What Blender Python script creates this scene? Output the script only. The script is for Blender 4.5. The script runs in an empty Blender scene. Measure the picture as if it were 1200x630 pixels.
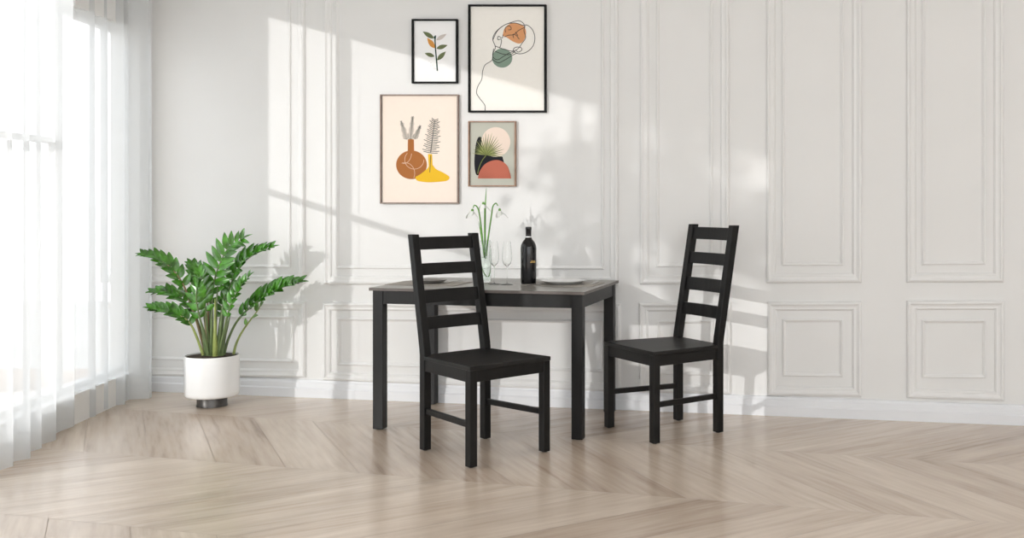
import bpy, bmesh, math, random
from mathutils import Vector, Matrix
from math import pi, sin, cos, radians as R
random.seed(7)
scene = bpy.context.scene
C = scene.collection

# ---------------------------------------------------------------- camera, light, exposure
F, CX, CY, H = 1237.85, 720.0, 235.0, 1.2076      # focal length and principal point for a 1200 x 630 frame
cam = bpy.data.objects.new('camera', bpy.data.cameras.new('camera')); C.objects.link(cam)
cam.location = (0, 0, H); cam.rotation_euler = (pi/2, 0, 0)
cam.data.sensor_width = 36; cam.data.lens = F/1200*36
cam.data.shift_x = -(CX-600)/1200; cam.data.shift_y = (CY-315)/1200
cam.data.clip_end = 200
scene.camera = cam
scene.view_settings.view_transform = 'Standard'; scene.view_settings.look = 'None'
scene.view_settings.gamma = 1; scene.view_settings.use_curve_mapping = False
EXPOSURE = 0.0
WORLD = 3.0
SUN = 4.3
scene.view_settings.exposure = EXPOSURE
w = bpy.data.worlds.new('sky'); scene.world = w; w.use_nodes = True
nt = w.node_tree; nt.nodes.clear()
bg = nt.nodes.new('ShaderNodeBackground'); wo = nt.nodes.new('ShaderNodeOutputWorld')
tc = nt.nodes.new('ShaderNodeTexCoord'); sp = nt.nodes.new('ShaderNodeSeparateXYZ'); cr = nt.nodes.new('ShaderNodeValToRGB')
nt.links.new(tc.outputs['Generated'], sp.inputs[0]); nt.links.new(sp.outputs['Z'], cr.inputs[0])
cr.color_ramp.elements[0].position = 0.0; cr.color_ramp.elements[0].color = (.93, .95, .97, 1)
cr.color_ramp.elements[1].position = .6; cr.color_ramp.elements[1].color = (.91, .955, 1, 1)
nt.links.new(cr.outputs[0], bg.inputs[0]); bg.inputs[1].default_value = WORLD
nt.links.new(bg.outputs[0], wo.inputs[0])

# the back wall: a vertical plane through A along U, N points into the room
A = Vector((-2.931, 6.718, 0)); B = Vector((2.208, 5.695, 0))
U = (B-A).normalized(); N = Vector((U.y, -U.x, 0))
SUN_DIR = (U*1.0 - N*2.0 + Vector((0, 0, -.43))).normalized()
sun = bpy.data.objects.new('sun', bpy.data.lights.new('sun', 'SUN')); C.objects.link(sun)
sun.data.energy = SUN; sun.data.angle = R(.55); sun.data.color = (1, .985, .965)
sun.rotation_euler = SUN_DIR.to_track_quat('-Z', 'Y').to_euler(); sun.location = (-6, 0, 5)

# ---------------------------------------------------------------- helpers
def ray(px, py): return Vector(((px-CX)/F, 1, -(py-CY)/F))
def at(px, py, Y): r = ray(px, py)*Y; return Vector((r.x, r.y, r.z+H))
def onz(px, py, z=0.0): r = ray(px, py); return at(px, py, (z-H)/r.z)
def W(px, py, off=0.0):                           # point on the back wall seen at a pixel
    r = ray(px, py); o = Vector((0, 0, H))
    return o + r*((A-o).dot(N)+off)/r.dot(N)
def uz(px, py): p = W(px, py); return ((p-A).dot(U), p.z)
def wp(u, z, off): return A+U*u+N*off+Vector((0, 0, z))

def mat(name, col, rough=.5, metal=0, spec=.5, noise=0, nscale=8, bump=0, bscale=40, stretch=None, coat=0):
    m = bpy.data.materials.new(name); m.use_nodes = True; t = m.node_tree; b = t.nodes['Principled BSDF']
    b.inputs['Base Color'].default_value = (*col, 1); b.inputs['Roughness'].default_value = rough
    b.inputs['Metallic'].default_value = metal; b.inputs['Specular IOR Level'].default_value = spec
    b.inputs['Coat Weight'].default_value = coat
    if noise or bump:
        tcn = t.nodes.new('ShaderNodeTexCoord'); mp = t.nodes.new('ShaderNodeMapping')
        t.links.new(tcn.outputs['Object'], mp.inputs[0])
        if stretch: mp.inputs['Scale'].default_value = stretch
    if noise:
        n = t.nodes.new('ShaderNodeTexNoise'); n.inputs['Scale'].default_value = nscale; n.inputs['Detail'].default_value = 5
        t.links.new(mp.outputs[0], n.inputs[0])
        r = t.nodes.new('ShaderNodeValToRGB'); e = r.color_ramp.elements
        e[0].position = .3; e[1].position = .7
        e[0].color = (*[c*(1-noise) for c in col], 1); e[1].color = (*[min(1, c*(1+noise)) for c in col], 1)
        t.links.new(n.outputs[0], r.inputs[0]); t.links.new(r.outputs[0], b.inputs['Base Color'])
    if bump:
        n = t.nodes.new('ShaderNodeTexNoise'); n.inputs['Scale'].default_value = bscale; n.inputs['Detail'].default_value = 4
        t.links.new(mp.outputs[0], n.inputs[0])
        bp = t.nodes.new('ShaderNodeBump'); bp.inputs['Strength'].default_value = bump; bp.inputs['Distance'].default_value = .01
        t.links.new(n.outputs[0], bp.inputs['Height']); t.links.new(bp.outputs[0], b.inputs['Normal'])
    return m

M = {
 'wall': mat('wall_paint', (.82, .815, .80), .6, noise=.012, nscale=3, bump=.02, bscale=120),
 'trim': mat('trim_paint', (.835, .83, .815), .5, noise=.01, nscale=5),
 'base': mat('baseboard_paint', (.82, .83, .85), .4, noise=.01, nscale=5),
 'ceil': mat('ceiling_paint', (.85, .85, .84), .7, noise=.01, nscale=3),
 'black': mat('black_stained_wood', (.0058, .0054, .0052), .43, spec=.29, noise=.25, nscale=30, stretch=(1, 1, .12), bump=.05, bscale=90),
 'seat': mat('black_seat_wood', (.0085, .008, .0078), .45, spec=.32, noise=.3, nscale=25, stretch=(.12, 1, 1), bump=.06, bscale=60),
 'top': mat('grey_oak_laminate', (.235, .22, .195), .30, spec=.5, noise=.22, nscale=14, stretch=(.15, 1.6, 1), bump=.04, bscale=80),
 'edge': mat('taupe_edge_band', (.115, .095, .085), .4, noise=.2, nscale=20, stretch=(.2, 1, 1)),
 'glide': mat('black_glide', (.02, .02, .02), .6, noise=.1),
 'pot': mat('white_glazed_ceramic', (.92, .92, .91), .3, noise=.01, nscale=6, coat=.3),
 'stand': mat('dark_pewter_metal', (.085, .08, .075), .35, metal=.5, noise=.2, nscale=30),
 'soil': mat('potting_soil', (.05, .035, .022), .9, noise=.5, nscale=60, bump=.6, bscale=90),
 'leaf': mat('glossy_green_leaf', (.06, .215, .018), .22, spec=.6, noise=.6, nscale=22, coat=.3),
 'leaf2': mat('pale_green_leaf', (.14, .30, .05), .35, noise=.3, nscale=12),
 'stalk': mat('green_stalk', (.13, .19, .07), .4, noise=.35, nscale=20),
 'stalk2': mat('yellow_green_stalk', (.30, .36, .10), .4, noise=.2, nscale=20),
 'stalk3': mat('tan_green_stalk', (.26, .19, .09), .45, noise=.25, nscale=20),
 'petal': mat('white_petal', (.88, .89, .85), .5, noise=.02),
 'bottle': mat('dark_bottle_glass', (.003, .003, .004), .10, spec=.45, noise=.2, coat=.1),
 'foil': mat('black_capsule', (.008, .007, .008), .3, noise=.2),
 'silverband': mat('silver_band', (.75, .75, .74), .3, metal=.3, noise=.05),
 'gold': mat('gold_label', (.62, .42, .14), .35, metal=.6, noise=.15, nscale=60),
 'plate': mat('white_porcelain', (.90, .90, .89), .2, noise=.01, coat=.3),
 'greyplate': mat('grey_stoneware', (.20, .19, .175), .35, noise=.12, nscale=30),
 'cutlery': mat('brushed_steel', (.55, .54, .52), .25, metal=1, noise=.05),
 'linen': mat('taupe_placemat', (.38, .35, .315), .8, noise=.12, nscale=120, bump=.3, bscale=300),
 'bframe': mat('black_frame', (.004, .004, .004), .6, spec=.2, noise=.1),
 'tframe': mat('taupe_frame', (.26, .19, .155), .5, noise=.2, nscale=30),
 'brframe': mat('walnut_frame', (.33, .20, .13), .5, noise=.2, nscale=30),
 'steel': mat('curtain_track_metal', (.7, .7, .7), .4, metal=.5, noise=.05),
 'bark': mat('tree_bark', (.12, .09, .06), .9, noise=.4, nscale=12, bump=.4),
 'ground': mat('outside_paving', (.45, .44, .42), .9, noise=.1, nscale=2),
}
def flat(name, c): return mat(name, c, .8, spec=.2, noise=.008, nscale=40)

def add_box(bm, a, b, mi=0):
    x0, y0, z0 = a; x1, y1, z1 = b
    v = [bm.verts.new(p) for p in ((x0,y0,z0),(x1,y0,z0),(x1,y1,z0),(x0,y1,z0),(x0,y0,z1),(x1,y0,z1),(x1,y1,z1),(x0,y1,z1))]
    for f in ((3,2,1,0),(4,5,6,7),(0,1,5,4),(1,2,6,5),(2,3,7,6),(3,0,4,7)):
        bm.faces.new([v[i] for i in f]).material_index = mi
def add_loft(bm, rings, mi=0, cap=True, closed=True):      # rings of equal point counts
    vs = [[bm.verts.new(p) for p in r] for r in rings]
    n = len(vs[0])
    for a, b in zip(vs, vs[1:]):
        for i in range(n if closed else n-1):
            j = (i+1) % n
            bm.faces.new((a[i], a[j], b[j], b[i])).material_index = mi
    if cap and closed:
        bm.faces.new(vs[0][::-1]).material_index = mi; bm.faces.new(vs[-1]).material_index = mi
    return vs
def add_lathe(bm, prof, n=40, c=(0,0,0), mi=0, cap=True):
    rings = [[(c[0]+r*cos(2*pi*i/n), c[1]+r*sin(2*pi*i/n), c[2]+z) for i in range(n)] for r, z in prof]
    return add_loft(bm, rings, mi, cap)
def smooth_path(pts, k=6):
    pts = [Vector(p) for p in pts]; out = []
    P = [pts[0]*2-pts[1]]+pts+[pts[-1]*2-pts[-2]]
    for i in range(1, len(P)-2):
        for j in range(k):
            t = j/k; a, b, c, d = P[i-1:i+3]
            out.append(.5*((2*b)+(c-a)*t+(2*a-5*b+4*c-d)*t*t+(3*b-a-3*c+d)*t**3))
    out.append(pts[-1]); return out
def add_tube(bm, pts, rad, n=8, mi=0):
    rings = []
    up = None
    for i, p in enumerate(pts):
        t = (pts[min(i+1, len(pts)-1)]-pts[max(i-1, 0)]).normalized()
        if up is None: up = t.orthogonal().normalized()
        up = (up-t*up.dot(t)).normalized(); s = t.cross(up)
        r = rad(i/(len(pts)-1)) if callable(rad) else rad
        rings.append([p+(up*cos(2*pi*k/n)+s*sin(2*pi*k/n))*r for k in range(n)])
    add_loft(bm, rings, mi)
def obj(name, bm, m=None, parent=None, bevel=0, smooth=False, seg=2):
    bmesh.ops.recalc_face_normals(bm, faces=bm.faces)
    if smooth:
        for f in bm.faces: f.smooth = True
    me = bpy.data.meshes.new(name); bm.to_mesh(me); bm.free()
    for mm in (m if isinstance(m, (list, tuple)) else [m]): me.materials.append(mm)
    o = bpy.data.objects.new(name, me); C.objects.link(o)
    if parent: o.parent = parent
    if bevel:
        b = o.modifiers.new('bevel', 'BEVEL'); b.width = bevel; b.segments = seg; b.limit_method = 'ANGLE'; b.angle_limit = R(40)
    if smooth:
        for e in me.edges: pass
        try: me.set_sharp_from_angle(angle=R(45))
        except Exception: pass
    return o
def tag(o, label, cat, group=None):
    o['label'] = label; o['category'] = cat
    if group: o['group'] = group
    return o
def thing(name, label, cat, loc=(0,0,0), rotz=0, group=None):
    o = bpy.data.objects.new(name, None); C.objects.link(o); o.empty_display_size = .1
    o.location = loc; o.rotation_euler = (0, 0, rotz); return tag(o, label, cat, group)
def struct(name, bm, m, **k):
    o = obj(name, bm, m, **k); o['kind'] = 'structure'; return o
def boxo(name, a, b, m, parent=None, bevel=.0015):
    bm = bmesh.new(); add_box(bm, a, b); return obj(name, bm, m, parent, bevel)

# ---------------------------------------------------------------- room
CEIL = 3.35
P0 = Vector((-2.965, 6.725, 0))                              # back-left corner
LD = Vector((.10, -1.9, 0)).normalized(); LN = Vector((-LD.y, LD.x, 0))    # left wall runs towards the camera; LN into the room
if LN.x < 0: LN = -LN
def lp(s, z, off=0): return P0+LD*s+LN*off+Vector((0, 0, z))

# back wall
bm = bmesh.new()
pl = [P0-U*.0, wp(7.2, 0, 0)]
a, b = P0.copy(), wp(7.6, 0, 0)
a = A+U*((a-A).dot(U)); back = -N*.2
r0 = [a, b, b+back, a+back-U*.3]
add_loft(bm, [[p+Vector((0,0,-.05)) for p in r0], [p+Vector((0,0,CEIL)) for p in r0]])
struct('wall_back', bm, M['wall'])

# mouldings of the back wall
def sweep_frame(bm, q, prof):
    # q: four (u, z) corners TL TR BR BL ; prof: (inward, height) pairs
    rings = []
    n = 4
    for wd, h in prof:
        ring = []
        for i in range(4):
            p = Vector(q[i]); pn = Vector(q[(i+1) % 4]); pp = Vector(q[i-1])
            e1 = (p-pp).normalized(); e2 = (pn-p).normalized()
            n1 = Vector((e1.y, -e1.x)); n2 = Vector((e2.y, -e2.x))     # inward for clockwise order
            m_ = (n1+n2); m_ = m_/m_.length; m_ = m_/max(.3, m_.dot(n1))
            pt = p+m_*wd
            ring.append(wp(pt.x, pt.y, h))
        rings.append(ring)
    add_loft(bm, rings, cap=False)
wide = [(0, 0), (.001, .010), (.008, .019), (.016, .021), (.024, .014), (.034, .011), (.042, .012), (.049, .007), (.053, 0)]
thin = [(0, 0), (.001, .008), (.007, .012), (.013, .008), (.018, .004), (.020, 0)]
TOPZ = 3.0
# px left, px right, y bottom left, y bottom right
upper = [(118, 358, 331, 332, 'o'), (380, 725, 333, 334.5, 'o'), (750, 855, 333, 332.5, 'o'), (898, 1010, 331.5, 331, 'o'), (1062, 1176, 330.8, 330.5, 'o'), (1232, 1350, 330, 330, 'o')]
upper_i = [(135, 341, 313, 313.6), (394, 708, 314.6, 315.4), (769, 835, 313, 312), (916, 989, 311, 311), (1080, 1155, 310.5, 310), (1250, 1330, 310, 310)]
lower = [(118, 359, 352, 353, 439.5, 442), (379, 728, 353.5, 355.5, 445, 459), (749, 857, 354, 353.5, 459.5, 461.5), (899, 1010, 353, 352.5, 463, 464.5), (1062.5, 1177, 351.8, 351.5, 466, 469.5), (1232, 1350, 351, 351, 471, 474)]
lower_i = [(135, 344.5, 369, 370, 420, 424.5), (396, 708, 372, 374.5, 427.5, 436), (770, 836, 375.5, 374.5, 438.5, 440), (917, 988, 373.5, 373, 440.5, 441.5), (1080, 1155.5, 374, 374, 442.5, 443), (1250, 1330, 374, 374, 444, 445)]
k = 0
for (x0, x1, yb0, yb1, _), (i0, i1, ib0, ib1) in zip(upper, upper_i):
    k += 1
    bm = bmesh.new()
    for (a0, a1, b0, b1, pr, tz) in ((x0, x1, yb0, yb1, wide, TOPZ), (i0, i1, ib0, ib1, thin, TOPZ-.1)):
        u0, z0 = uz(a0, b0); u1, z1 = uz(a1, b1)
        sweep_frame(bm, [(u0, tz), (u1, tz), (u1, z1), (u0, z0)], pr)
    struct('trim_%d' % k, bm, M['trim'])
for (x0, x1, t0, t1, b0_, b1_), (i0, i1, it0, it1, ib0, ib1) in zip(lower, lower_i):
    k += 1
    bm = bmesh.new()
    for (a0, a1, c0, c1, d0, d1, pr) in ((x0, x1, t0, t1, b0_, b1_, wide), (i0, i1, it0, it1, ib0, ib1, thin)):
        ua, zt0 = uz(a0, c0); ub, zt1 = uz(a1, c1); _, zb0 = uz(a0, d0); _, zb1 = uz(a1, d1)
        sweep_frame(bm, [(ua, zt0), (ub, zt1), (ub, zb1), (ua, zb0)], pr)
    struct('trim_%d' % k, bm, M['trim'])
# baseboard
bm = bmesh.new()
prof = [(0, 0), (.026, 0), (.026, .052), (.020, .060), (.018, .088), (.012, .096), (.010, .104), (0, .108)]
ua = (P0-A).dot(U)
add_loft(bm, [[wp(ua+.02, z, o) for o, z in prof], [wp(7.6, z, o) for o, z in prof]])
struct('baseboard_back', bm, M['base'])

# left wall with tall windows (piers between openings), reveals 0.18 deep
def wallblock(bm, s0, s1, z0, z1, o0=-.18, o1=0.0):
    c = [lp(s0, 0, o1), lp(s1, 0, o1), lp(s1, 0, o0), lp(s0, 0, o0)]
    add_loft(bm, [[p+Vector((0,0,z0)) for p in c], [p+Vector((0,0,z1)) for p in c]])
def hit(px, py, off=0.0):                                            # where the sun ray that lands at this wall pixel crosses the left wall: (s, z)
    p = W(px, py); t = ((p-P0).dot(LN)-off)/SUN_DIR.dot(LN); q = p-SUN_DIR*t
    return (q-P0).dot(LD), q.z
s315 = hit(315, 200)[0]; h735 = hit(735, 300)[0]
ztop = hit(340, 14)[1]; zbar = hit(354, 237, -.105)[1]; ZS = .16; ZLOW = 2.26; SL = 1.02
openings = [(.14, SL, ZLOW), (SL, h735-.03, ztop), (h735+.03, hit(935, 300)[0], ztop)]
bm = bmesh.new()
LEN = 13
wallblock(bm, -.2, LEN, -.05, ZS); wallblock(bm, -.2, LEN, ztop, CEIL+.9)
wallblock(bm, -.2, .14, ZS, ztop); wallblock(bm, .14, SL, ZLOW, ztop); wallblock(bm, h735-.03, h735+.03, ZS, ztop); wallblock(bm, openings[2][1], LEN, ZS, ztop)
struct('wall_left', bm, M['wall'])
for i, (s0, s1, zt) in enumerate(openings):
    bm = bmesh.new(); fw = .03
    def fb(a0, a1, z0, z1, o0=-.13, o1=-.08): wallblock(bm, a0, a1, z0, z1, o0, o1)
    fb(s0, s0+fw, ZS, zt); fb(s1-fw, s1, ZS, zt); fb(s0+fw, s1-fw, ZS, ZS+fw); fb(s0+fw, s1-fw, zt-fw, zt)
    if i == 1:
        m_ = hit(403, 200, -.105)[0]; fb(m_-.04, m_+.04, ZS+fw, zt-fw)
        fb(s0+fw, hit(590, 300)[0], zbar-.016, zbar+.016, -.125, -.085)
    struct('window_%d' % (i+1), bm, M['trim'])
# unseen pier added outside the first window to keep sun off the room corner
s315 = hit(315, 200)[0]
pc = lp(s315, 0, 0)-Vector((SUN_DIR.x, SUN_DIR.y, 0)).normalized()*2.2
sd = Vector((SUN_DIR.x, SUN_DIR.y, 0)).normalized(); sn = Vector((-sd.y, sd.x, 0))     # sn: to the left of travel
bm = bmesh.new()
c = [pc, pc+sn*1.6, pc+sn*1.6-sd*.4, pc-sd*.4]
add_loft(bm, [[p+Vector((0,0,-.05)) for p in c], [p+Vector((0,0,4.2)) for p in c]])
struct('trim_13', bm, M['wall'])

# ceiling, right wall
bm = bmesh.new(); add_box(bm, (-4.2, -1.2, CEIL), (5.2, 7.4, CEIL+.15)); struct('ceiling', bm, M['ceil'])
bm = bmesh.new(); add_box(bm, (4.45, -3.5, -.05), (4.65, 5.6, CEIL)); struct('wall_right', bm, M['wall'])
# outside ground
bm = bmesh.new(); add_box(bm, (-22, -14, -.25), (-3.4, 14, -.12)); struct('ground_outside', bm, M['ground'])

# floor: chevron planks in columns at right angles to the back wall
fm = bpy.data.materials.new('oak_chevron_floor'); fm.use_nodes = True; t = fm.node_tree; pb = t.nodes['Principled BSDF']
uvn = t.nodes.new('ShaderNodeUVMap'); uvn.uv_map = 'UVMap'
at_ = t.nodes.new('ShaderNodeAttribute'); at_.attribute_name = 'plank'
mp = t.nodes.new('ShaderNodeMapping'); mp.inputs['Scale'].default_value = (1.1, 9, 1)
mp2 = t.nodes.new('ShaderNodeMapping'); mp2.inputs['Scale'].default_value = (3.0, 38, 1)
t.links.new(uvn.outputs[0], mp.inputs[0]); t.links.new(uvn.outputs[0], mp2.inputs[0])
n1 = t.nodes.new('ShaderNodeTexNoise'); n1.inputs['Scale'].default_value = 1; n1.inputs['Detail'].default_value = 6; n1.inputs['Distortion'].default_value = .6
n2 = t.nodes.new('ShaderNodeTexNoise'); n2.inputs['Scale'].default_value = 1; n2.inputs['Detail'].default_value = 4
t.links.new(mp.outputs[0], n1.inputs[0]); t.links.new(mp2.outputs[0], n2.inputs[0])
def math_(op, a, b):
    n = t.nodes.new('ShaderNodeMath'); n.operation = op
    for i, v in enumerate((a, b)):
        if isinstance(v, (int, float)): n.inputs[i].default_value = v
        else: t.links.new(v, n.inputs[i])
    return n.outputs[0]
s1 = math_('MULTIPLY', n1.outputs[0], .55); s2 = math_('MULTIPLY', n2.outputs[0], .44); s3 = math_('MULTIPLY', at_.outputs['Fac'], .22)
fac = math_('ADD', math_('ADD', s1, s2), math_('SUBTRACT', s3, .1))
rp = t.nodes.new('ShaderNodeValToRGB'); e = rp.color_ramp.elements
e[0].position = .20; e[0].color = (.30, .21, .155, 1); e[1].position = .78; e[1].color = (.80, .68, .565, 1)
x = e.new(.38); x.color = (.56, .44, .345, 1); x = e.new(.55); x.color = (.665, .545, .44, 1)
t.links.new(fac, rp.inputs[0]); t.links.new(rp.outputs[0], pb.inputs['Base Color'])
pb.inputs['Roughness'].default_value = .235; pb.inputs['Specular IOR Level'].default_value = .7
bp = t.nodes.new('ShaderNodeBump'); bp.inputs['Strength'].default_value = .12; bp.inputs['Distance'].default_value = .004
t.links.new(n1.outputs[0], bp.inputs['Height']); t.links.new(bp.outputs[0], pb.inputs['Normal'])
grout = mat('plank_joint', (.36, .28, .22), .6, noise=.1)
bm = bmesh.new(); uvl = bm.loops.layers.uv.new('UVMap'); pa = bm.faces.layers.float.new('plank')
bw, pitch, da = .92, .37, .80; g = .0009
UF = Matrix.Rotation(R(-4.4), 3, 'Z') @ U; NF = Vector((UF.y, -UF.x, 0)); pw = pitch*bw/math.hypot(bw, da); pl_ = math.hypot(bw, da)
for bi in range(-2, 9):
    sgn = 1 if bi % 2 == 1 else -1
    b0 = .55+(bi-1)*bw
    for pi_ in range(-14, 34):
        a0 = pi_*pitch+(0 if sgn > 0 else .11)
        q = [(a0+g*2, b0+g), (a0+pitch-g*2, b0+g), (a0+pitch-g*2+sgn*da, b0+bw-g), (a0+g*2+sgn*da, b0+bw-g)]
        pts = [A+UF*x_+NF*y_ for x_, y_ in q]
        if any(p.x < -4.4 or p.x > 4.6 or p.y < -3.4 or p.y > 7.5 for p in pts): continue
        f = bm.faces.new([bm.verts.new(p) for p in pts]); f[pa] = random.random(); ru, rv = random.uniform(0, 40), random.uniform(0, 40)
        sh = pitch*da/pl_*sgn
        for lo, (lu, lv) in zip(f.loops, ((0, 0), (sh, pw), (pl_+sh, pw), (pl_, 0))): lo[uvl].uv = (lu+ru, lv+rv)
        if f.normal.z < 0: f.normal_flip()
f = bm.faces.new([bm.verts.new(p) for p in ((-4.5, -3.5, -.0008), (4.7, -3.5, -.0008), (4.7, 7.6, -.0008), (-4.5, 7.6, -.0008))]); f.material_index = 1
add_box(bm, (-4.5, -3.5, -.1), (4.7, 7.6, -.003), 1)
me = bpy.data.meshes.new('floor'); bm.normal_update()
for f in bm.faces:
    if f.calc_center_median().z > -.002 and f.normal.z < 0: f.normal_flip()
bm.to_mesh(me); bm.free(); me.materials.append(fm); me.materials.append(grout)
fl = bpy.data.objects.new('floor', me); C.objects.link(fl); fl['kind'] = 'structure'

# ---------------------------------------------------------------- dining table
def make_table():
    Wd, D, Z, tl, i = 1.1715, .7916, .75, .0572, .015
    t = thing('dining_table', 'black-legged rectangular dining table with grey top against the panelled wall', 'table', (-1.2928, 5.5592, 0), -.2232)
    bm = bmesh.new(); add_box(bm, (0, 0, Z-.0155), (Wd, D, Z))
    for f in bm.faces: f.material_index = 0 if f.calc_center_median().z > Z-.001 else 1
    obj('tabletop', bm, [M['top'], M['edge']], t, .001)
    zt = Z-.0155
    for (x, y) in ((i, i), (Wd-i-tl, i), (i, D-i-tl), (Wd-i-tl, D-i-tl)):
        l = boxo('leg', (x, y, .004), (x+tl, y+tl, zt), M['black'], t, .002)
        bm = bmesh.new(); add_lathe(bm, [(.018, 0), (.02, .001), (.02, .0055)], 20, (x+tl/2, y+tl/2, 0)); obj('foot_glide', bm, M['glide'], l)
    za = .665; th = .02; q = i+.004
    boxo('apron', (i+tl, q, za), (Wd-i-tl, q+th, zt), M['black'], t)
    boxo('apron', (i+tl, D-q-th, za), (Wd-i-tl, D-q, zt), M['black'], t)
    boxo('apron', (q, i+tl, za), (q+th, D-i-tl, zt), M['black'], t)
    boxo('apron', (Wd-q-th, i+tl, za), (Wd-q, D-i-tl, zt), M['black'], t)
make_table()

# ---------------------------------------------------------------- chairs
def make_chair(label, loc, rz, ht):
    Wb, Wf, D, s, zs, rec, sb = .4001, .4715, .4633, .0399, .4593, .1051, .0411
    t = thing('dining_chair', label, 'chair', loc, rz, 'black ladder-back dining chairs')
    k = (ht-zs)/(1.042-zs)
    def px(z): return -rec*max(0, (z-zs)/(ht-zs)) if z > zs else 0
    seatT = .02
    for sy in (1, -1):
        y1 = sy*Wb/2; y0 = y1-sy*s
        bm = bmesh.new(); rings = []
        for z in (.004, .2, zs-.03, zs+.0, zs+.03, ht):
            xo = 0 if z <= zs else -rec*(z-zs)/(ht-zs)
            if z == zs+.03: xo = -rec*.035
            rings.append([(xo, min(y0, y1), z), (xo+sb, min(y0, y1), z), (xo+sb, max(y0, y1), z), (xo, max(y0, y1), z)])
        add_loft(bm, rings); l = obj('leg', bm, M['black'], t, .0025)
        bm = bmesh.new(); add_lathe(bm, [(.010, 0), (.012, .001), (.012, .0055)], 16, (sb/2, (y0+y1)/2, 0)); obj('foot_glide', bm, M['glide'], l)
        yf1 = sy*Wf/2; yf0 = yf1-sy*s
        l = boxo('leg', (D-s, min(yf0, yf1), .004), (D, max(yf0, yf1), zs-seatT), M['black'], t, .0025)
        bm = bmesh.new(); add_lathe(bm, [(.010, 0), (.012, .001), (.012, .0055)], 16, (D-s/2, (yf0+yf1)/2, 0)); obj('foot_glide', bm, M['glide'], l)
        # side rail and side stretcher
        for nm, z0, z1, inset, th in (('seat_rail', .385, zs-seatT, .004, .02), ('stretcher', .178, .205, .009, .02)):
            bm = bmesh.new()
            a = [(sb, y1-sy*inset), (D-s, yf1-sy*inset), (D-s, yf1-sy*(inset+th)), (sb, y1-sy*(inset+th))]
            add_loft(bm, [[(p[0], p[1], z0) for p in a], [(p[0], p[1], z1) for p in a]]); obj(nm, bm, M['black'], t, .002)
    boxo('seat_rail', (D-.004-.02, -Wf/2+s, .385), (D-.004, Wf/2-s, zs-seatT), M['black'], t)
    boxo('seat_rail', (.006, -Wb/2+s, .385), (.026, Wb/2-s, zs-seatT), M['black'], t)
    # seat board, notched round the back posts
    bm = bmesh.new()
    yb = Wb/2; yi = Wb/2-s-.001; xk = sb+.001
    yk = yb+(Wf-Wb)/2*(xk/D)
    pts = [(.004, -yi), (xk, -yi), (xk, -yk), (D+.003, -Wf/2-.002), (D+.003, Wf/2+.002), (xk, yk), (xk, yi), (.004, yi)]
    add_loft(bm, [[(x, y, zs-seatT) for x, y in pts], [(x, y, zs) for x, y in pts]]); obj('seat', bm, M['seat'], t, .003)
    # four slats, gently bowed
    for z0, z1 in ((.966, 1.028), (.841, .899), (.706, .770), (.580, .640)):
        z0 = zs+(z0-zs)*k; z1 = zs+(z1-zs)*k
        bm = bmesh.new(); rings = []
        n = 12
        for j in range(n+1):
            f = j/n; y = -Wb/2+s-.002+(Wb-2*s+.004)*f; bow = -.010*(1-(2*f-1)**2)
            x0 = sb/2-rec*(z0-zs)/(ht-zs)+bow; x1 = sb/2-rec*(z1-zs)/(ht-zs)+bow
            rings.append([(x0-.009, y, z0), (x0+.009, y, z0), (x1+.009, y, z1), (x1-.009, y, z1)])
        add_loft(bm, rings); obj('slat', bm, M['black'], t, .0015)
make_chair('black wooden ladder-back chair in front of the table, overlapping its left half', (-.800, 5.2564, 0), -.8064, 1.042)
make_chair('black wooden ladder-back chair standing beyond the right end of the table', (.4635, 5.6731, 0), -2.5864, 1.078)

# ---------------------------------------------------------------- things on the table
ZT = .75
def T(px, py): return onz(px, py, ZT)

# placemats
TU = Vector((cos(-.2232), sin(-.2232), 0)); TV = Vector((-TU.y, TU.x, 0))
def placemat(c, label, hw=.20, hd=.14):
    bm = bmesh.new()
    pts = [c+TU*a+TV*b for a, b in ((-hw, -hd), (hw, -hd), (hw, hd), (-hw, hd))]
    add_loft(bm, [[Vector((p.x, p.y, ZT+.0005)) for p in pts], [Vector((p.x, p.y, ZT+.003)) for p in pts]])
    o = obj('placemat', bm, M['linen'], bevel=.0008); return tag(o, label, 'placemat', 'placemats on the table')
rc = T(660, 333.0); lc = T(503, 332.2)
placemat(rc, 'taupe placemat under the white plate at the right end of the table')
placemat(lc, 'taupe placemat under the grey plate, seen between the slats of the left chair')
def plate(c, m, label, r=.125):
    bm = bmesh.new(); z = ZT+.0035
    add_lathe(bm, [(r*.52, 0), (r*.55, .001), (r*.6, .004), (r*.85, .011), (r, .019), (r*1.0, .0205), (r*.97, .0205), (r*.8, .0135), (r*.6, .007), (r*.2, .006)], 64, (c.x, c.y, z))
    t = obj('plate', bm, m, smooth=True); return tag(t, label, 'plate', 'dinner plates on the table')
plate(rc, M['plate'], 'shallow white dinner plate on the right placemat beside the bottle', .125)
plate(lc+TU*.01, M['greyplate'], 'shallow grey dinner plate behind the slats of the left chair', .09)
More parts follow.
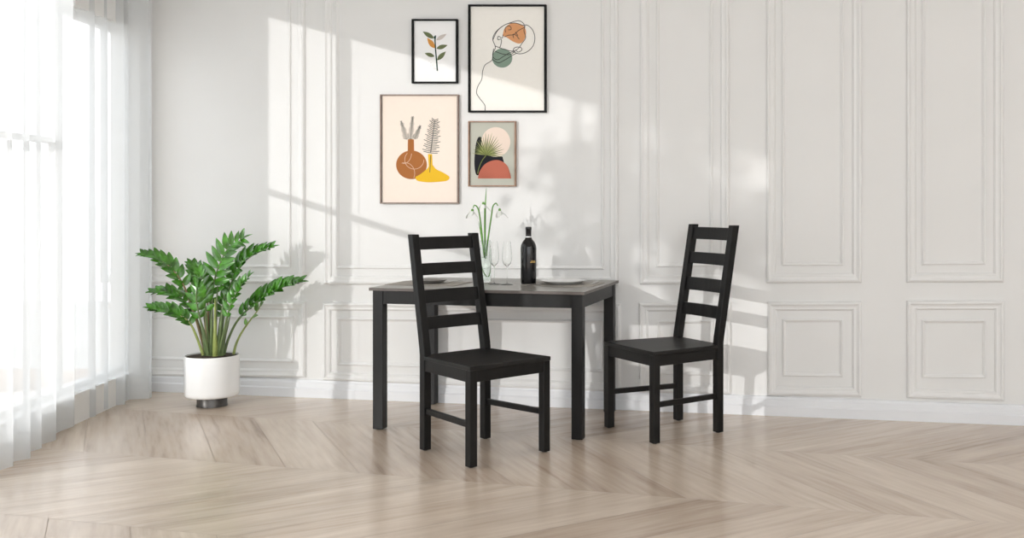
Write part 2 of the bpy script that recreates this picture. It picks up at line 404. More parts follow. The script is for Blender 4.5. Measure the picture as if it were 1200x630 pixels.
def fork(c, ang, label, tines=True):
    d = TV*cos(ang)+TU*sin(ang); e = Vector((d.y, -d.x, 0)); z = ZT+.0042
    bm = bmesh.new()
    def strip(pts, th=.0018):
        lo = []; hi = []
        rings = []
        for f, hw in pts:
            p = c+d*f; zz = z+.006*max(0, (f-.05)/.05)**2*0
            rings.append([p-e*hw+Vector((0,0,z-p.z)), p+e*hw+Vector((0,0,z-p.z)), p+e*hw+Vector((0,0,z+th-p.z)), p-e*hw+Vector((0,0,z+th-p.z))])
        add_loft(bm, rings)
    if tines:
        strip([(-.09, .004), (-.085, .007), (-.05, .005), (.02, .003), (.035, .004), (.042, .011), (.06, .012)])
        for k_ in range(4):
            o_ = e*(-.0095+k_*.0063)
            c0 = c; c = c0+o_; strip([(.058, .0016), (.085, .0014), (.098, .0008)]); c = c0
    else:
        strip([(-.1, .006), (-.095, .008), (-.04, .006), (.0, .005), (.004, .009), (.08, .010), (.105, .003)])
    return bm
o = obj('fork', fork(T(626, 334.2), .12, ''), M['cutlery']); tag(o, 'steel fork on the placemat between bottle and white plate', 'fork', 'cutlery on the table')
o = obj('table_knife', fork(T(697, 332.2), -.05, '', False), M['cutlery']); tag(o, 'steel table knife at the right rim of the white plate', 'knife', 'cutlery on the table')
o = obj('fork', fork(T(530, 330.6), .15, ''), M['cutlery']); tag(o, 'steel fork right of the grey plate, seen through the left chair', 'fork', 'cutlery on the table')

# wine bottle
c = T(619.3, 332.6)
t = thing('wine_bottle', 'dark red wine bottle with silver collar standing in the middle of the table', 'bottle', (c.x, c.y, ZT))
bm = bmesh.new()
add_lathe(bm, [(.012, .006), (.034, .0), (.0405, .003), (.0425, .012), (.0432, .17), (.0440, .195), (.041, .215), (.033, .232), (.021, .246), (.0165, .258), (.0150, .275), (.0150, .300)], 48)
obj('glass_body', bm, M['bottle'], t, smooth=True)
bm = bmesh.new(); add_lathe(bm, [(.0155, .262), (.0158, .264), (.0158, .296), (.0168, .297), (.0170, .308), (.0160, .314), (.004, .315)], 32); obj('capsule', bm, M['foil'], t, smooth=True)
bm = bmesh.new(); add_lathe(bm, [(.0162, .255), (.0172, .256), (.0168, .262), (.0158, .262)], 32, cap=False); obj('neck_band', bm, M['silverband'], t, smooth=True)
bm = bmesh.new(); rr = .0441
def arcpanel(bm, r, a0, a1, z0, z1, n=14, mi=0):
    rings = [[(r*cos(a0+(a1-a0)*i/n), r*sin(a0+(a1-a0)*i/n), z) for i in range(n+1)] for z in (z0, z1)]
    add_loft(bm, rings, mi, cap=False, closed=False)
arcpanel(bm, .0442, R(-72), R(-25), .119, .124); arcpanel(bm, .0442, R(-66), R(-30), .128, .1305)
for k_ in range(4): arcpanel(bm, .04425, R(-64+k_*9), R(-60+k_*9), .124, .128, 3)
obj('gold_label', bm, M['gold'], t)

# glass material
gm = bpy.data.materials.new('clear_glass'); gm.use_nodes = True; t_ = gm.node_tree; gb = t_.nodes['Principled BSDF']
gb.inputs['Transmission Weight'].default_value = 1; gb.inputs['Roughness'].default_value = .02; gb.inputs['IOR'].default_value = 1.42
gb.inputs['Base Color'].default_value = (.93, .96, .945, 1)
nn = t_.nodes.new('ShaderNodeTexNoise'); nn.inputs['Scale'].default_value = 30
rr_ = t_.nodes.new('ShaderNodeMapRange'); rr_.inputs[3].default_value = .0; rr_.inputs[4].default_value = .04
t_.links.new(nn.outputs[0], rr_.inputs[0]); t_.links.new(rr_.outputs[0], gb.inputs['Roughness'])
gc = gm.copy(); gc.name = 'crystal_glass'; gc.node_tree.nodes['Principled BSDF'].inputs['Base Color'].default_value = (.99, .995, .99, 1); gc.node_tree.nodes['Principled BSDF'].inputs['IOR'].default_value = 1.3
wm = bpy.data.materials.new('vase_water'); wm.use_nodes = True; wb = wm.node_tree.nodes['Principled BSDF']
wb.inputs['Transmission Weight'].default_value = 1; wb.inputs['Roughness'].default_value = 0; wb.inputs['IOR'].default_value = 1.33
wb.inputs['Base Color'].default_value = (.95, .99, .95, 1)

def wine_glass(px, py, label):
    c = T(px, py)
    t = thing('champagne_glass', label, 'glass', (c.x, c.y, ZT), 0, 'stemmed glasses on the table')
    bm = bmesh.new()
    out = [(.0195, .235), (.0245, .19), (.0275, .155), (.0270, .135), (.021, .115), (.010, .104), (.004, .098)]
    inn = [(.0035, .102), (.009, .107), (.0198, .117), (.0258, .136), (.0264, .155), (.0235, .19), (.0185, .235)]
    add_lathe(bm, out+inn, 40, cap=False); obj('bowl', bm, gc, t, smooth=True)
    bm = bmesh.new(); add_lathe(bm, [(.003, .1015), (.0042, .0985), (.0030, .085), (.0028, .03), (.0035, .012), (.006, .006)], 20); obj('stem', bm, gc, t, smooth=True)
    bm = bmesh.new(); add_lathe(bm, [(.034, 0), (.035, .001), (.034, .0022), (.018, .004), (.006, .0065)], 40); obj('foot', bm, gc, t, smooth=True)
wine_glass(579, 332.8, 'clear stemmed flute glass next to the flower vase')
wine_glass(594.2, 333.2, 'clear stemmed flute glass nearer the wine bottle')

# vase with snowdrops
c = T(568.7, 330.6)
vy = c.y
t = thing('glass_vase', 'slim clear glass vase holding snowdrops beside the flute glasses', 'vase', (c.x, c.y, ZT))
bm = bmesh.new()
add_lathe(bm, [(.012, 0), (.029, .0), (.0325, .004), (.0325, .03), (.0335, .12), (.031, .175), (.026, .20), (.024, .215), (.029, .236), (.0275, .236), (.0225, .215), (.0245, .20), (.0295, .175), (.032, .12), (.031, .03), (.030, .010), (.005, .009)], 48, cap=True)
obj('glass_body', bm, gm, t, smooth=True)
bm = bmesh.new(); add_lathe(bm, [(.029, .012), (.0302, .03), (.0312, .10), (.030, .14), (.004, .14)], 40); obj('water', bm, wm, t, smooth=True)
def snowdrop(label, path, flower=None, leaf=False, head=None):
    # path in pixels with a depth offset
    P = smooth_path([at(x, y, vy+d) for x, y, d in path], 6)
    base = P[0]
    t = thing('snowdrop', label, 'flower', base, 0, 'snowdrops in the vase')
    P = [p-base for p in P]
    bm = bmesh.new(); add_tube(bm, P, lambda f: .0052-.0022*f, 8); obj('stalk', bm, M['leafg'], t, smooth=True)
    if head:
        (x, y, d, tilt) = head; h = at(x, y, vy+d)-base
        bm = bmesh.new(); add_lathe(bm, [(.002, .010), (.0065, .007), (.008, 0), (.006, -.006)], 14, h); obj('ovary', bm, M['leafg'], t, smooth=True)
        for k_ in range(6):
            a = k_*pi/3+.3; L = .046 if k_ % 2 == 0 else .026; ou = .80 if k_ % 2 == 0 else .35
            rings = []
            dr = Vector((cos(a), sin(a), 0)); sd_ = Vector((-dr.y, dr.x, 0))
            for j in range(7):
                f = j/6; wd = .0115*sin(pi*(.12+.86*f))**.8+.0005
                p = h+Vector((tilt*.2*f*L, 0, 0))+dr*(.003+L*ou*sin(f*1.3))+Vector((0, 0, -.003-L*(.92*f)))
                rings.append([p-sd_*wd, p-dr*.0015*0+dr*.0022, p+sd_*wd, p+dr*.0010])
            bm = bmesh.new(); add_loft(bm, rings); obj('petal', bm, M['petal'], t, smooth=True)
M['leafg'] = mat('snowdrop_green', (.13, .32, .05), .4, noise=.3, nscale=30)
snowdrop('white snowdrop bending to the left above the vase', [(567.5, 299, 0), (566.3, 290, 0), (564.5, 272, -.005), (562, 252, -.01), (559.5, 243, -.01), (556, 240.4, -.01), (554.3, 243.5, -.01)], head=(553.6, 246.5, -.01, -1))
snowdrop('white snowdrop standing in the middle of the vase', [(568.5, 301, .004), (568.4, 291, .005), (568, 270, .005), (568, 250, 0), (568, 240, -.01), (566.5, 237, -.014)], head=(566.5, 238.5, -.014, 0))
snowdrop('white snowdrop bending to the right above the vase', [(569.8, 300, .006), (570.6, 290, .008), (573, 272, .01), (576, 252, .01), (577.5, 242, .01), (581, 238, .01), (583.5, 241, .01)], head=(585.5, 246, .01, 1))
def blade(label, path, wd):
    P = smooth_path([at(x, y, vy+d) for x, y, d in path], 6); base = P[0]; bm = bmesh.new(); rings = []
    for i, p in enumerate(P):
        f = i/(len(P)-1); w_ = wd*min(1, .5+f)*(1-max(0, f-.6)/.4)**.7+.0004; q = p-base
        rings.append([q+Vector((-w_, 0, 0)), q+Vector((0, -.0012, 0)), q+Vector((w_, 0, 0)), q+Vector((0, .0012, 0))])
    add_loft(bm, rings); o = obj('snowdrop_leaf', bm, M['leafg'], smooth=True); o.location = base
    return tag(o, label, 'leaf', 'snowdrop leaves in the vase')
blade('tall upright green snowdrop leaf rising above the flowers', [(569, 303, .013), (568.5, 290, .013), (568.3, 268, .012), (568.8, 240, .012), (570, 219.5, .012)], .0052)
blade('short green snowdrop leaf leaning left at the vase mouth', [(567.5, 302, -.006), (566.5, 290, -.007), (564.5, 278, -.009), (560.8, 259, -.012)], .005)
blade('green snowdrop leaf curving down inside the vase', [(574, 290, .0), (574.2, 310, .0), (571.5, 324, .0), (567, 318, .0), (564, 302, .0)], .0028)

# ---------------------------------------------------------------- framed prints (flat things on the wall)
def shape(bm, pts, off, mi):
    f = bm.faces.new([bm.verts.new(W(x, y, off)) for x, y in pts]); f.material_index = mi
def ell(cx, cy, rx, ry, n=48, a0=0, a1=2*pi, rot=0):
    o = []
    for i in range(n+(0 if abs(a1-a0-2*pi) < 1e-6 else 1)):
        a = a0+(a1-a0)*i/n; x, y = rx*cos(a), ry*sin(a)
        o.append((cx+x*cos(rot)-y*sin(rot), cy+x*sin(rot)+y*cos(rot)))
    return o
def spl(pts, k=6, closed=False):
    v = [Vector((x, y, 0)) for x, y in pts]
    if closed: v = v+[v[0]]
    return [(p.x, p.y) for p in smooth_path(v, k)]
def line(bm, pts, wd, off, mi, taper=False):
    n = len(pts); L = []; Rr = []
    for i in range(n):
        a = pts[max(0, i-1)]; b = pts[min(n-1, i+1)]; dx, dy = b[0]-a[0], b[1]-a[1]; l = math.hypot(dx, dy) or 1
        ww = wd/2*(1 if not taper else max(.15, sin(pi*min(.98, .08+i/(n-1)*.9))))
        L.append((pts[i][0]-dy/l*ww, pts[i][1]+dx/l*ww)); Rr.append((pts[i][0]+dy/l*ww, pts[i][1]-dx/l*ww))
    vl = [bm.verts.new(W(x, y, off)) for x, y in L]; vr = [bm.verts.new(W(x, y, off)) for x, y in Rr]
    for i in range(n-1): bm.faces.new((vl[i], vl[i+1], vr[i+1], vr[i])).material_index = mi
def leafpts(x0, y0, x1, y1, wd, n=10):
    dx, dy = x1-x0, y1-y0; l = math.hypot(dx, dy); nx, ny = -dy/l, dx/l
    a = [(x0+dx*i/n+nx*wd*sin(pi*(i/n)**.85), y0+dy*i/n+ny*wd*sin(pi*(i/n)**.85)) for i in range(n+1)]
    b = [(x0+dx*i/n-nx*wd*sin(pi*(i/n)**.85), y0+dy*i/n-ny*wd*sin(pi*(i/n)**.85)) for i in range(1, n)]
    return a+b[::-1]
def picture(x0, y0, x1, y1, fw, fmat, mats, label, art):
    t = thing('framed_print', label, 'picture', W((x0+x1)/2, y1, 0), 0, 'framed prints on the wall')
    inv = Matrix.Translation(-t.location)
    bm = bmesh.new()
    q = [uz(x0, y0), uz(x1, y0), uz(x1, y1), uz(x0, y1)]
    wm_ = fw*W(0, 0).y*0+fw*6.3/F
    sweep_frame(bm, q, [(0, .002), (0, .024), (wm_, .024), (wm_, .012)])
    bmesh.ops.transform(bm, matrix=inv, verts=bm.verts); obj('frame', bm, fmat, t)
    bm = bmesh.new()
    e_ = fw*.8
    c0 = [(x0+e_, y0+e_), (x1-e_, y0+e_), (x1-e_, y1-e_), (x0+e_, y1-e_)]
    add_loft(bm, [[W(x, y, .003) for x, y in c0], [W(x, y, .0125) for x, y in c0]])
    art(bm)
    bmesh.ops.transform(bm, matrix=inv, verts=bm.verts)
    me = bpy.data.meshes.new('print'); 
    for f in bm.faces:
        f.normal_update()
        if len(f.verts) != 4 or True:
            if f.normal.dot(N) < 0 and f.material_index > 0: f.normal_flip()
    bm.to_mesh(me); bm.free()
    for m in mats: me.materials.append(m)
    o = bpy.data.objects.new('print', me); C.objects.link(o); o.parent = t
def art1(bm):
    o = .0128
    line(bm, [(510.3, 41.5), (509.8, 47), (510.4, 58), (511.5, 70), (512.5, 83)], 1.5, o+.0004, 1)
    line(bm, [(510, 46.5), (508.6, 42.5)], 1.2, o+.0004, 1)
    for a in ((508.6, 45, 495.3, 36.8, 2.6), (511.5, 56.8, 524.5, 52.8, 2.5), (509.2, 66, 497.6, 62.3, 2.3), (512.2, 70.5, 522.5, 60.2, 2.6)): shape(bm, leafpts(*a), o, 2)
    shape(bm, leafpts(509.5, 56.5, 500.6, 44.2, 2.9), o, 3); shape(bm, leafpts(511.3, 47, 523.3, 39.7, 2.3), o, 4)
    for x, y in ((503, 71.5), (505, 73.5), (507, 76), (504.8, 77), (509, 80), (510.2, 80.6)): shape(bm, ell(x, y, .5, .35, 8), o, 4)
picture(484, 23, 537.5, 98, 2.0, M['bframe'], [flat('p_white', (.97, .97, .965)), flat('p_deepgreen', (.01, .05, .035)), flat('p_olive', (.16, .19, .09)), flat('p_orange', (.72, .33, .08)), flat('p_greige', (.62, .56, .52))],
        'small black-framed print of a leafy sprig, upper left of the group', art1)
def art2(bm):
    o = .0128; k = 'line'
    shape(bm, ell(588.5, 68, 11.8, 11.2), o, 1)
    shape(bm, spl([(589, 42), (591, 34), (597, 28.2), (605, 27), (613, 30), (616.5, 37), (614.5, 46), (609, 51), (601, 48.5), (594, 44)], 5, True), o, 2)
    ln = [
     [(568.4, 129.5), (568, 123), (562, 115), (558.5, 109), (560, 101), (564.5, 93), (565.5, 84), (568.5, 76), (576.5, 70.5), (578, 62), (580.5, 55), (577.5, 46), (581, 37.5), (590, 30), (600, 26), (608, 24.3), (613.5, 27.5), (614.5, 32)],
     [(577.5, 47), (583, 36), (593, 28.5), (604, 27), (612, 29.5), (618, 29.5), (624, 35), (626.8, 44), (624.5, 54), (617, 61), (608, 63), (601.5, 59.5), (604, 55.5), (610, 55.5), (611.5, 58.5), (607.5, 61), (604.5, 59)],
     [(615.5, 30.5), (614, 36), (616, 44), (611.5, 51), (607, 57), (600.5, 59.8), (590, 57.5), (580.5, 54)],
     [(591, 43.2), (596, 41.2), (602, 40.5), (608, 35.5), (614, 32.5)],
     [(592.5, 38), (592, 33), (595.5, 30.3), (598.5, 31.5), (598.8, 34.5), (595.5, 35)],
     [(602, 44.5), (601.2, 40.2), (605, 41.5), (608.5, 46)], [(604, 37.5), (607, 42)],
     [(589.5, 40.5), (588.5, 44.5), (584, 42.5), (583.5, 46.5), (587.5, 46), (587, 52), (585.3, 56.5)],
     [(578.5, 57), (577.5, 66), (583, 70), (590, 66), (598, 61.5), (604, 60.5)],
     [(577, 69.5), (584, 73.5), (592, 70), (600, 65), (606, 62)], [(580, 60), (588, 63), (597, 64), (603, 61)]]
    for l in ln: line(bm, spl(l, 5), .75, o+.0004, 3)
picture(550, 6, 641, 132, 2.2, M['bframe'], [flat('p_cream', (.95, .92, .86)), flat('p_sage', (.25, .34, .27)), flat('p_peach', (.74, .36, .17)), flat('p_ink', (.05, .05, .05))],
        'large black-framed print of a single-line face with orange and green spots', art2)
def feather(bm, x0, y0, x1, y1, L, n, mi, o, wd=.5, tip=.25, lean=.5):
    line(bm, [(x0, y0), ((x0+x1)/2, (y0+y1)/2), (x1, y1)], .6, o, mi)
    dx, dy = x1-x0, y1-y0; l = math.hypot(dx, dy); ux, uy = dx/l, dy/l
    for i in range(n):
        f = i/(n-1); px_, py_ = x0+dx*f, y0+dy*f
        LL = L*(.8+.2*sin(i*2.3))*(1-.45*f*f)
        for s_ in (1, -1):
            a = lean+f*.45; vx = ux*sin(a)-s_*uy*cos(a); vy_ = uy*sin(a)+s_*ux*cos(a)
            line(bm, [(px_, py_), (px_+vx*LL*.5, py_+vy_*LL*.5), (px_+vx*LL+ux*.4, py_+vy_*LL+uy*.4)], wd, o, mi)
def art3(bm):
    o = .0128
    feather(bm, 476.5, 163, 470.5, 143.5, 5.2, 9, 3, o, .7, lean=.6); feather(bm, 486, 162.5, 492, 148.5, 4.5, 9, 3, o, .7, lean=.6); feather(bm, 481, 163, 483.5, 138, 5.0, 11, 3, o+.0003, .7, lean=.6)
    shape(bm, ell(482.2, 193, 18, 16.8), o+.0006, 1); shape(bm, [(478, 163), (485, 163), (485.3, 178), (477.8, 178)], o+.0007, 1)
    shape(bm, spl([(486.5, 207.5), (494, 203), (501, 197), (503.3, 193.5), (507, 193.5), (511, 198), (519, 202), (526.5, 207), (524, 211.5), (513, 213), (500, 213.4), (489, 211.5)], 5, True), o+.0010, 2)
    shape(bm, [(501.5, 180.5), (506.3, 180.5), (507, 195), (502.5, 195)], o+.0011, 2)
    feather(bm, 504.5, 179, 509.5, 141, 10.5, 20, 4, o+.0014, .75, lean=.05)
    line(bm, [(504.7, 182), (503.7, 202)], .7, o+.0016, 4)
    line(bm, ell(485.5, 187, 11.2, 11, 40, .0, 3.9), .55, o+.0009, 5)
    line(bm, ell(474.5, 203.0, 11.5, 12.5, 40, -1.9, .45), .55, o+.0009, 5); line(bm, ell(473.3, 178.5, 9, 13, 30, .1, 1.7), .55, o+.0009, 5)
    # trim what would leave the vase is hidden by keeping arcs short
picture(447, 111, 538.5, 238.5, 1.5, M['tframe'], [flat('p_blush', (.92, .80, .70)), flat('p_rust', (.40, .15, .045)), flat('p_yellow', (.83, .50, .03)), flat('p_greygreen', (.07, .09, .075)), flat('p_charcoalgreen', (.05, .07, .065)), flat('p_sand', (.75, .52, .38))],
        'large taupe-framed print of a rust round vase and a yellow vase', art3)
def art4(bm):
    o = .0128
    shape(bm, spl([(563, 160), (560, 161.5), (557.5, 170), (556, 185), (556.2, 197), (558.2, 204.5), (562, 205), (575, 204), (590, 196), (589.5, 186), (587.5, 183), (578, 183), (567, 180), (564.5, 170), (564.5, 162)], 4, True), o, 1)
    shape(bm, ell(581, 166.3, 17, 17.4), o+.0004, 2)
    shape(bm, [(560, 209)]+spl([(560, 209), (562, 201), (568, 192.5), (577, 188), (586, 188), (594, 193.5), (597.5, 202), (599, 209)], 4), o+.0012, 3)
    line(bm, spl([(559.6, 203.5), (561.5, 196), (565, 188), (569.5, 182)], 5), .9, o+.0008, 4)
    for i in range(23):
        a = R(-172+i*8.1); L = 14+11*math.exp(-((i-11.5)/5.5)**2)+(0 if i % 2 else 2)
        if i > 14: L = 22+(i % 2)*2-(i-14)*.35
        x1, y1 = 569.5+L*cos(a)*1.0, 181.5+L*sin(a)
        line(bm, [(569.5, 181.5), ((569.5+x1)/2, (181.5+y1)/2), (x1, y1)], 1.25, o+.0016, 4 if i % 3 else 5, taper=True)
picture(550, 142, 605.5, 218.5, 1.5, M['brframe'], [flat('p_stone', (.52, .52, .45)), flat('p_black', (.015, .015, .02)), flat('p_palepink', (.84, .70, .60)), flat('p_terracotta', (.50, .15, .10)), flat('p_palm', (.17, .20, .06)), flat('p_palmlight', (.33, .35, .14))],
        'small brown-framed print of a palm leaf over a terracotta arch', art4)

# ---------------------------------------------------------------- potted plant
pc_ = onz(252.5, 475.0, 0); PY = pc_.y+.0
def PX(px, py, d=0): return at(px, py, PY+d)
zpot0 = PX(0, 463).z; zpot1 = PX(0, 415.5).z; rp_ = 61.5/2*PY/F; cpx = PX(248.5, 400).x
pot = thing('potted_plant', 'zz plant with arching green fronds in a white pot beside the curtain', 'plant', (cpx, PY, 0))
bm = bmesh.new(); r = rp_
add_lathe(bm, [(r*.5, zpot0), (r*.9, zpot0), (r*.965, zpot0+.004), (r*.995, zpot0+.014), (r, zpot0+.03), (r, zpot1-.006), (r*.99, zpot1), (r*.955, zpot1), (r*.945, zpot1-.01), (r*.94, zpot1-.05), (r*.3, zpot1-.055)], 72)
obj('pot', bm, M['pot'], pot, smooth=True)
bm = bmesh.new(); sr = 35/2*PY/F; sx = PX(252.5, 470).x-cpx
add_lathe(bm, [(sr*.9, 0), (sr, .002), (sr*1.0, .006), (sr*.97, .01), (sr*.97, zpot0+.002), (sr*.5, zpot0+.003)], 48, (sx*0, 0, 0)); obj('pot_stand', bm, M['stand'], pot, smooth=True)
bm = bmesh.new(); add_lathe(bm, [(r*.94, zpot1-.03), (r*.93, zpot1-.007), (r*.5, zpot1-.001), (r*.05, zpot1+.001)], 40); obj('soil', bm, M['soil'], pot, smooth=True)
PB = Vector((cpx, PY, 0))
def add_leaf(bm, base, d, nrm, L, wd, curl=.25):
    d = d.normalized(); s = d.cross(nrm).normalized(); n_ = s.cross(d).normalized()
    rows = []
    K = 8
    for j in range(K+1):
        f = j/K; w_ = wd*(sin(pi*min(1, f**.75*.97+.02))**.85)+.0004
        p = base+d*(L*f)-n_*(curl*L*f*f*.6)
        rows.append([p-s*w_+n_*w_*.28, p-s*w_*.5+n_*w_*.08, p, p+s*w_*.5+n_*w_*.08, p+s*w_+n_*w_*.28])
    v = [[bm.verts.new(q) for q in r_] for r_ in rows]
    for a_, b_ in zip(v, v[1:]):
        for i in range(4): bm.faces.new((a_[i], a_[i+1], b_[i+1], b_[i]))
def frond(path, L0, n, f0=.3, sm='stalk', lm='leaf', wfac=.27, r0=.009, up=None, spread=1.0, alt=False):
    P = [p-PB for p in smooth_path([PX(x, y, d) for x, y, d in path], 8)]
    bm = bmesh.new(); add_tube(bm, P, lambda f: r0*(1-f*.78), 8); st_ = obj('stalk', bm, M[sm], pot, smooth=True)
    bm = bmesh.new(); N_ = len(P)-1
    for i in range(n):
        f = f0+(1-f0)*(i/(n-1)); x = f*N_; j = min(N_-1, int(x)); p = P[j].lerp(P[j+1], x-j)
        t_ = (P[min(N_, j+2)]-P[max(0, j-1)]).normalized()
        upv = Vector(up or (0, -.55, .85)); side = t_.cross(upv).normalized(); nn_ = side.cross(t_).normalized()
        if nn_.z < 0 and not up: nn_ = -nn_
        LL = L0*(.62+.38*sin(pi*min(1, .1+(i/(n-1))*1.0)))*random.uniform(.9, 1.08)
        for s_ in (1, -1):
            if alt and (i+(s_ > 0)) % 2: continue
            ang = R(random.uniform(42, 56))*(1-.35*(i/(n-1)))*spread
            d = t_*cos(ang)+side*s_*sin(ang)+nn_*random.uniform(.25, .45)
            add_leaf(bm, p, d, nn_+side*s_*random.uniform(-.5, -.1), LL, LL*wfac, random.uniform(.05, .35))
    d = (P[-1]-P[-3]).normalized(); add_leaf(bm, P[-1]-d*.01, d, Vector((0, -.4, 1)), L0*.75, L0*.17, .1)
    obj('leaves', bm, M[lm], st_, smooth=True)
frond([(241, 416, -.02), (233, 385, -.03), (225, 360, -.05), (214, 332, -.08), (200, 314, -.10), (184, 303, -.12), (170, 299, -.13)], .09, 10, .42, 'stalk3', wfac=.25)
frond([(240, 416, .02), (236, 392, .02), (228, 368, .03), (213, 350, .03), (195, 343, .03), (180, 342, .03)], .082, 10, .42, wfac=.25)
frond([(238, 416, -.05), (231, 396, -.06), (222, 378, -.08), (207, 368, -.09), (190, 363, -.10), (178, 361, -.11)], .085, 10, .38, 'stalk2', wfac=.25)
frond([(250, 416, 0), (247, 385, 0), (247, 358, -.01), (251, 330, -.02), (258, 308, -.03), (268, 290, -.04), (282, 281, -.05)], .120, 11, .36, 'stalk', wfac=.19, up=(0, -1, .25), spread=1.15)
frond([(256, 416, 0), (260, 385, 0), (264, 358, 0), (271, 332, 0), (283, 310, -.01), (298, 298, -.02), (315, 291, -.03)], .105, 12, .42, wfac=.27)
frond([(262, 416, .01), (268, 396, .01), (278, 376, .01), (293, 360, .0), (312, 346, -.01), (332, 336, -.02), (349, 331.5, -.03)], .105, 12, .40, wfac=.28)
frond([(273, 418, .06), (277, 402, .07), (284, 388, .09), (294, 374, .10), (303, 362, .10), (307, 352, .10)], .06, 5, .5, 'stalk2', 'leaf2', alt=True)
frond([(246, 416, .04), (242, 390, .05), (239, 365, .05), (238, 340, .05), (232, 322, .05), (226, 312, .06)], .10, 7, .5, wfac=.25)
frond([(244, 416, -.06), (240, 392, -.08), (234, 372, -.1), (230, 350, -.12), (231, 335, -.13)], .085, 6, .5, wfac=.27)
frond([(253, 416, .05), (257, 385, .06), (260, 362, .08), (267, 345, .09), (278, 334, .1)], .07, 8, .40, wfac=.28)
frond([(247, 416, -.04), (243, 385, -.06), (240, 355, -.08), (238, 335, -.09), (233, 318, -.1)], .085, 8, .42, wfac=.26)
frond([(256, 416, -.04), (262, 390, -.06), (269, 362, -.08), (279, 340, -.09), (291, 325, -.1)], .08, 9, .42, wfac=.26)
for (x0, x1, y1, d, m_) in ((244, 240, 352, -.03, 'stalk3'), (247, 249, 340, -.05, 'stalk'), (250, 255, 335, -.04, 'stalk'), (254, 263, 345, -.05, 'stalk'), (242, 234, 372, -.04, 'stalk'), (259, 270, 368, -.03, 'stalk'), (248, 246, 350, .03, 'stalk2'), (246, 243, 345, .02, 'stalk3'), (252, 252, 350, -.07, 'stalk2')):
    P = [p-PB for p in smooth_path([PX(x0, 417, d*.7), (PX((x0*2+x1)/3, 395, d)), PX((x0+2*x1)/3, (395+y1)/2, d), PX(x1, y1, d)], 5)]
    bm = bmesh.new(); add_tube(bm, P, lambda f: .016*(1-f*.8), 8); obj('stalk', bm, M[m_], pot, smooth=True)

# ---------------------------------------------------------------- sheer curtain
cm = bpy.data.materials.new('sheer_white_voile'); cm.use_nodes = True; t = cm.node_tree; t.nodes.clear()
out = t.nodes.new('ShaderNodeOutputMaterial'); tr = t.nodes.new('ShaderNodeBsdfTransparent'); tl = t.nodes.new('ShaderNodeBsdfTranslucent'); df = t.nodes.new('ShaderNodeBsdfDiffuse')
tl.inputs[0].default_value = (.67, .69, .70, 1); df.inputs[0].default_value = (.90, .915, .92, 1)
m1 = t.nodes.new('ShaderNodeMixShader'); m2 = t.nodes.new('ShaderNodeMixShader'); m1.inputs[0].default_value = .5
tcn = t.nodes.new('ShaderNodeTexCoord'); nz = t.nodes.new('ShaderNodeTexNoise'); nz.inputs['Scale'].default_value = 6
mr = t.nodes.new('ShaderNodeMapRange'); mr.inputs[3].default_value = .72; mr.inputs[4].default_value = .77
t.links.new(tcn.outputs['Object'], nz.inputs[0]); t.links.new(nz.outputs[0], mr.inputs[0]); t.links.new(mr.outputs[0], m2.inputs[0])
t.links.new(tl.outputs[0], m1.inputs[1]); t.links.new(df.outputs[0], m1.inputs[2]); t.links.new(tr.outputs[0], m2.inputs[1]); t.links.new(m1.outputs[0], m2.inputs[2]); t.links.new(m2.outputs[0], out.inputs[0])
path = [onz(179, 467), onz(150, 471), onz(125, 478), onz(97, 492), onz(66, 511), onz(34, 533), onz(2, 551), onz(-40, 580), Vector((-2.62, 3.4, 0)), Vector((-2.58, 2.2, 0)), Vector((-2.55, .9, 0))]
path = smooth_path(path, 10)
# arc length resample
acc = [0]
for a, b in zip(path, path[1:]): acc.append(acc[-1]+(b-a).length)
tot = acc[-1]; NS = 1100; ctr = []
j = 0
for i in range(NS+1):
    d = tot*i/NS
    while j < len(acc)-2 and acc[j+1] < d: j += 1
    f = (d-acc[j])/max(1e-6, acc[j+1]-acc[j]); ctr.append(path[j].lerp(path[j+1], f))
HT = 3.18; NZ = 14
cur = thing('sheer_curtain', 'floor-length sheer white curtain drawn across the window at the left', 'curtain', (ctr[0].x, ctr[0].y, 0))
phase = 0; offs = []; tang = []
for i in range(NS+1):
    d = tot*i/NS
    phase += (2*pi/.23)*(tot/NS)*(1+.35*sin(d*5.1)+.2*sin(d*13+1))
    tg = (ctr[min(NS, i+4)]-ctr[max(0, i-4)]).normalized(); nr = Vector((-tg.y, tg.x, 0))
    if nr.x < 0: nr = -nr
    offs.append((phase, nr, tg, d))
bm = bmesh.new(); rows = []
for k_ in range(NZ+1):
    z = .006+(HT-.006)*k_/NZ; row = []
    for i in range(NS+1):
        ph, nr, tg, d = offs[i]; am = .034*(1+.25*sin(d*3.3+1))*(1-.25*k_/NZ)
        p = ctr[i]+nr*(am*sin(ph+.12*sin(z*2+d)))+tg*(.012*sin(2*ph+.5))
        row.append(bm.verts.new(Vector((p.x, p.y, z+(.006*sin(ph*.5+1) if k_ == 0 else 0)+0))-Vector((ctr[0].x, ctr[0].y, 0))))
    rows.append(row)
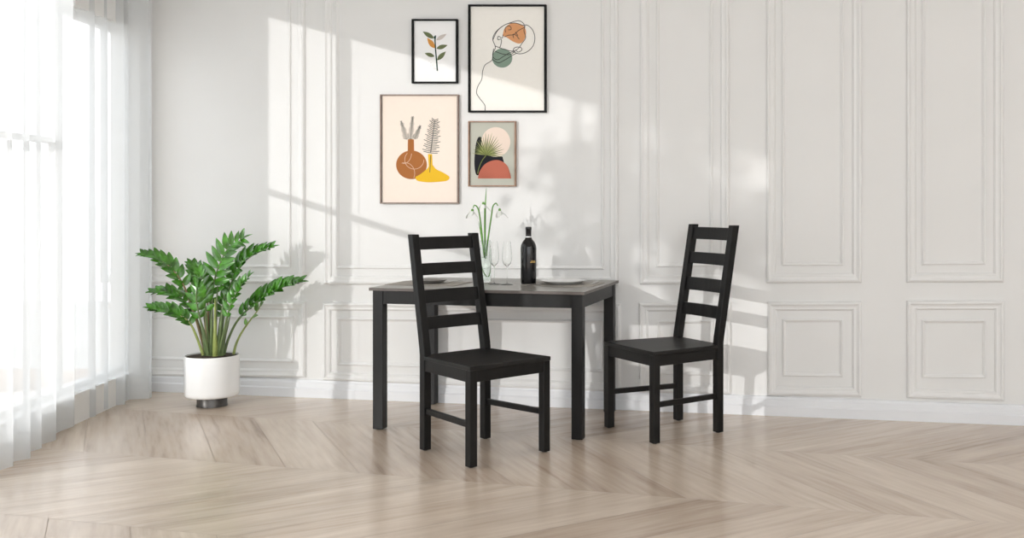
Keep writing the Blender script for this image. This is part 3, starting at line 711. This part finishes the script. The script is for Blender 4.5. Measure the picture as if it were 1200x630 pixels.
for a, b in zip(rows, rows[1:]):
    for i in range(NS): bm.faces.new((a[i], a[i+1], b[i+1], b[i]))
co = obj('curtain_fabric', bm, cm, cur, smooth=True)
bm = bmesh.new(); add_tube(bm, [p+Vector((0, 0, HT+.012))-Vector((ctr[0].x, ctr[0].y, 0)) for p in ctr[::20]], .011, 10); obj('curtain_rod', bm, M['steel'], cur, smooth=True)

# ---------------------------------------------------------------- tree outside whose leaves shade part of the sun
def tree(pxs, label, seed, n, spr, far=9.0):
    rnd = random.Random(seed)
    cc = W(*pxs)-SUN_DIR*far
    t = thing('garden_tree', label, 'tree', (cc.x, cc.y, -.12))
    hz = cc.z+.12
    bm = bmesh.new(); add_tube(bm, smooth_path([Vector((0, 0, 0)), Vector((.05, .03, hz*.5)), Vector((0, 0, hz)), Vector((.05, 0, hz+.8))], 5), lambda f: .07*(1-.8*f), 10); obj('trunk', bm, M['bark'], t, smooth=True)
    bm = bmesh.new()
    tips = []
    for k_ in range(9):
        a = rnd.uniform(0, 2*pi); e_ = Vector((cos(a)*spr*rnd.uniform(.4, 1), sin(a)*spr*rnd.uniform(.4, 1), rnd.uniform(-.35, .75))); s_ = Vector((0, 0, hz-.4+rnd.uniform(0, .6)))
        P = smooth_path([s_, s_+e_*.5+Vector((0, 0, .15)), Vector((0, 0, hz))+e_], 5); add_tube(bm, P, lambda f: .02*(1-.8*f), 6); tips += P[4:]
    obj('branches', bm, M['bark'], t, smooth=True)
    bm = bmesh.new()
    for k_ in range(n):
        p = rnd.choice(tips)+Vector((rnd.gauss(0, .13), rnd.gauss(0, .13), rnd.gauss(0, .1)))
        add_leaf(bm, p, Vector((rnd.uniform(-1, 1), rnd.uniform(-1, 1), rnd.uniform(-.6, .4))), Vector((rnd.uniform(-1, 1), rnd.uniform(-1, 1), 1)), rnd.uniform(.12, .24), rnd.uniform(.02, .04))
    obj('foliage', bm, M['leaf'], t, smooth=True)
tree((668, 268), 'leafy garden tree outside the middle window', 3, 260, .5, 7.4)
tree((790, 235), 'leafy garden tree outside the window furthest from the corner', 5, 620, .85, 9.5)
